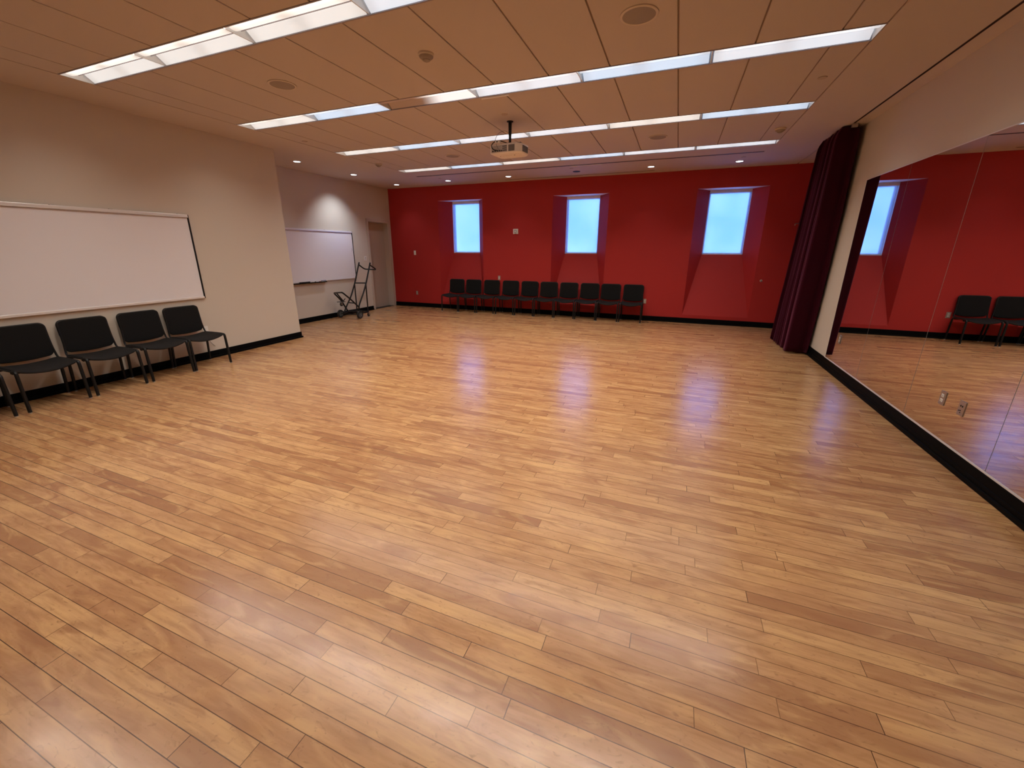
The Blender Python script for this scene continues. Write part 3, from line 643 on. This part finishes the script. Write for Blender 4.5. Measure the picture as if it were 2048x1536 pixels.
tag(MB().tube(fillet([(2.30, YB, 2.23), (2.30, YB - 0.06, 2.23), (2.22, YB - 0.06, 2.225), (2.22, YB - 0.06, 2.19)], 0.012), 0.006, 'steel', 8).build('curtain_hook'), 'small metal hook sticking out beside the curtain against the red wall', 'hook')

# ---------------------------------------------------------------- curtain
nz, ns, folds = 44, 420, 9
vs = []
rf = [random.uniform(-1, 1) for _ in range(folds * 2 + 4)]
for j in range(nz + 1):
    v = j / nz; z = 0.03 + v * (H - 0.045); u = 1 - v
    y0 = 7.72 + 0.30 * u ** 1.3; y1 = 8.62 + 0.60 * u ** 1.1
    amp = 0.128 + 0.035 * min(1, u * 1.25) ** 0.8; xc = TX - 0.022 - 0.005 * u
    if v > 0.97: amp *= 1 - 0.35 * (v - 0.97) / 0.03
    for i in range(ns + 1):
        s = i / ns; ph = s * folds; k = int(min(ph, folds - 1e-6)); w_ = math.cos(2 * PI * ph)
        sharp = math.copysign(abs(w_) ** 0.75, w_)
        a = amp * (1 + 0.12 * rf[k]); yw = (0.024 * math.sin(6 * PI * ph + 2 * rf[k + 3]) + 0.012 * math.sin(10 * PI * ph + 3 * rf[k + 1])) * (0.55 + 0.6 * u)
        x = xc + a * sharp + 0.012 * math.sin(7 * s + 3 * v) * u
        y = y0 + (y1 - y0) * s + yw + 0.03 * rf[(k + 5) % len(rf)] * u * math.sin(PI * (ph - k))
        vs.append((min(x, XR - 0.022) if y < 8.2 else x, y, z + 0.006 * math.sin(2 * PI * ph)))
n = ns + 1
cm = MB().add(vs, [(j * n + i, j * n + i + 1, (j + 1) * n + i + 1, (j + 1) * n + i) for j in range(nz) for i in range(ns)], 'velvet', True)
t = thing('stage_curtain', 'tall burgundy velvet curtain bunched beside the mirrors at the red wall', 'curtain', (0, 0, 0))
o = cm.build('curtain_cloth', t); sm = o.modifiers.new('thick', 'SOLIDIFY'); sm.thickness = 0.004; sm.offset = 0
w = MB()
for k in range(folds): w.box((TX - 0.006, 7.80 + k * 0.085, H - 0.03), (TX + 0.006, 7.815 + k * 0.085, H + 0.008), 'steel')
w.build('carrier', t)

# ---------------------------------------------------------------- chair cart
t = thing('chair_cart', 'black tubular steel chair cart on wheels by the alcove door', 'cart', (0, 0, 0))
r = 0.0185
R_, L_ = -7.37, -7.87
for X, P in ((R_, [(8.115, 0.115), (8.135, 0.31), (8.381, 0.664), (8.487, 0.86), (8.712, 1.36)]), (L_, [(8.13, 0.115), (8.242, 0.27), (8.451, 0.517), (8.631, 0.834), (8.871, 1.357)])):
    MB().tube(fillet([(X, a, b) for a, b in P], 0.12, 8), r, 'blackmetal').build('upright', t)
MB().tube(fillet([(R_, 8.69, 1.305), (R_ + 0.005, 8.93, 1.175), (L_, 9.05, 1.175), (L_, 8.85, 1.30)], 0.09, 8), r * 0.95, 'blackmetal').build('handle', t)
MB().tube([(R_, 8.487, 0.86), (L_, 8.631, 0.836)], r * 0.9, 'blackmetal').build('crossbar', t)
MB().tube([(R_, 8.475, 0.84), (R_ - 0.005, 8.462, 0.13)], r * 0.85, 'blackmetal').build('strut', t)
MB().tube([(L_, 8.62, 0.82), (L_ + 0.005, 8.60, 0.13)], r * 0.85, 'blackmetal').build('strut', t)
MB().tube(fillet([(R_, 8.135, 0.29), (R_, 7.867, 0.52), (R_ - 0.0, 7.63, 0.70), (L_, 7.862, 0.645), (L_, 8.07, 0.45), (L_, 8.29, 0.11)], 0.06, 8), r, 'blackmetal').build('fork', t)
MB().tube([(-7.75, 7.83, 0.655), (-7.75, 8.03, 0.42), (L_, 8.10, 0.41)], r * 0.85, 'blackmetal').tube([(-7.60, 8.03, 0.40), (R_, 8.02, 0.40)], r * 0.7, 'blackmetal').build('brace', t)
w = MB(); w.tube([(R_, 8.12, 0.115), (R_, 8.47, 0.125)], r * 0.9, 'blackmetal').tube([(L_, 8.13, 0.115), (L_, 8.60, 0.125)], r * 0.9, 'blackmetal').tube([(R_, 8.30, 0.12), (L_, 8.36, 0.12)], r * 0.8, 'blackmetal').tube([(R_, 8.47, 0.125), (L_, 8.60, 0.125)], r * 0.8, 'blackmetal'); w.build('base_frame', t)
MB().tube([(-7.315, 8.10, 0.10), (-7.93, 8.05, 0.10)], 0.011, 'blackmetal').build('axle', t)
for X, Y in ((-7.33, 8.10), (-7.915, 8.05)):
    w = MB(); w.lathe([(0.062, -0.022), (0.092, -0.022), (0.100, -0.014), (0.100, 0.014), (0.092, 0.022), (0.062, 0.022)], (X, Y, 0.10), 'rubber', 'X', 32); o = w.build('wheel', t)
    w = MB(); w.lathe([(0.0001, -0.024), (0.018, -0.026), (0.020, -0.016), (0.050, -0.012), (0.063, -0.020), (0.063, 0.020), (0.050, 0.012), (0.020, 0.016), (0.018, 0.026), (0.0001, 0.024)], (X, Y, 0.10), 'wheel', 'X', 32)
    for k in range(5):
        a = 2 * PI * k / 5; w.tube([(X + 0.016, Y + 0.018 * math.cos(a), 0.10 + 0.018 * math.sin(a)), (X + 0.016, Y + 0.06 * math.cos(a), 0.10 + 0.06 * math.sin(a))], 0.006, 'rubber', 6)
    w.build('hub', o)
def caster(X, Y, Z, tilt=0):
    w = MB(); w.box((X - 0.035, Y - 0.035, Z + 0.098), (X + 0.035, Y + 0.035, Z + 0.104), 'steel'); w.box((X - 0.022, Y - 0.02, Z + 0.035), (X - 0.018, Y + 0.02, Z + 0.10), 'steel').box((X + 0.018, Y - 0.02, Z + 0.035), (X + 0.022, Y + 0.02, Z + 0.10), 'steel').box((X - 0.022, Y - 0.02, Z + 0.092), (X + 0.022, Y + 0.02, Z + 0.10), 'steel'); o = w.build('caster', t)
    MB().lathe([(0.0001, -0.012), (0.022, -0.012), (0.024, -0.015), (0.042, -0.014), (0.046, -0.008), (0.046, 0.008), (0.042, 0.014), (0.024, 0.015), (0.022, 0.012), (0.0001, 0.012)], (X, Y, Z + 0.046), 'rubber', 'X', 24).build('caster_wheel', o)
caster(R_ + 0.0, 8.47, 0.008); caster(L_, 8.60, 0.008); caster(-7.73, 7.93, 0.315)
MB().tube([(-7.73, 8.00, 0.43), (-7.69, 8.04, 0.50)], 0.010, 'blackmetal').tube([(-7.80, 7.86, 0.425), (-7.68, 8.02, 0.425)], 0.009, 'blackmetal').build('lever', t)

# ---------------------------------------------------------------- light, world, camera
for i, (x, y, _) in enumerate(DL):
    l = bpy.data.lights.new('downlight_beam', 'SPOT'); l.energy = {1: 85, 0: 18, 2: 18}.get(i, 16 if i < 6 else 26); l.spot_size = math.radians(100 if i != 1 else 92); l.spot_blend = 1.0; l.shadow_soft_size = 0.05; l.color = (0.84, 0.90, 1.0)
    o = bpy.data.objects.new('downlight_beam', l); C.objects.link(o); o.location = (x, y, H - 0.03)
    if i == 1: o.rotation_euler = (0, math.radians(22), 0)
wd = bpy.data.worlds.new('sky'); bpy.context.scene.world = wd; wd.use_nodes = True; nt = wd.node_tree; bg = nt.nodes['Background']
tc = nt.nodes.new('ShaderNodeTexCoord'); ns_ = nt.nodes.new('ShaderNodeTexNoise'); ns_.inputs['Scale'].default_value = 9.0
rp = nt.nodes.new('ShaderNodeValToRGB'); rp.color_ramp.elements[0].position = 0.35; rp.color_ramp.elements[1].position = 0.65
rp.color_ramp.elements[0].color = (0.046, 0.130, 0.50, 1); rp.color_ramp.elements[1].color = (0.100, 0.190, 0.60, 1)
nt.links.new(tc.outputs['Generated'], ns_.inputs['Vector']); nt.links.new(ns_.outputs['Fac'], rp.inputs['Fac']); nt.links.new(rp.outputs['Color'], bg.inputs['Color'])
bg.inputs['Strength'].default_value = 11

cam = bpy.data.cameras.new('camera'); co = bpy.data.objects.new('camera', cam); C.objects.link(co)
yaw, pitch, roll, F, CX, CY = -0.3793, -0.2948, 0.0025, 806.55, 1019.06, 744.10
fw = Vector((math.sin(yaw) * math.cos(pitch), math.cos(yaw) * math.cos(pitch), math.sin(pitch)))
rt = Vector((math.cos(yaw), -math.sin(yaw), 0)); up = rt.cross(fw)
rt2 = rt * math.cos(roll) + up * math.sin(roll); up2 = -rt * math.sin(roll) + up * math.cos(roll)
co.matrix_world = Matrix(((rt2.x, up2.x, -fw.x, 0), (rt2.y, up2.y, -fw.y, 0), (rt2.z, up2.z, -fw.z, 1.694), (0, 0, 0, 1)))
cam.sensor_fit = 'HORIZONTAL'; cam.sensor_width = 36; cam.lens = F * 36 / 2048
cam.shift_x = (1024 - CX) / 2048; cam.shift_y = (CY - 768) / 2048
cam.clip_start = 0.05; cam.clip_end = 200
sc = bpy.context.scene; sc.camera = co
vs_ = sc.view_settings; sc.display_settings.display_device = 'sRGB'; vs_.view_transform = 'Standard'; vs_.look = 'None'; vs_.exposure = 0.10; vs_.gamma = 1.0; vs_.use_curve_mapping = False
cy = sc.cycles; cy.max_bounces = 10; cy.diffuse_bounces = 6; cy.glossy_bounces = 5; cy.transparent_max_bounces = 12; cy.sample_clamp_indirect = 6; cy.use_denoising = True
cy.caustics_reflective = False; cy.caustics_refractive = False
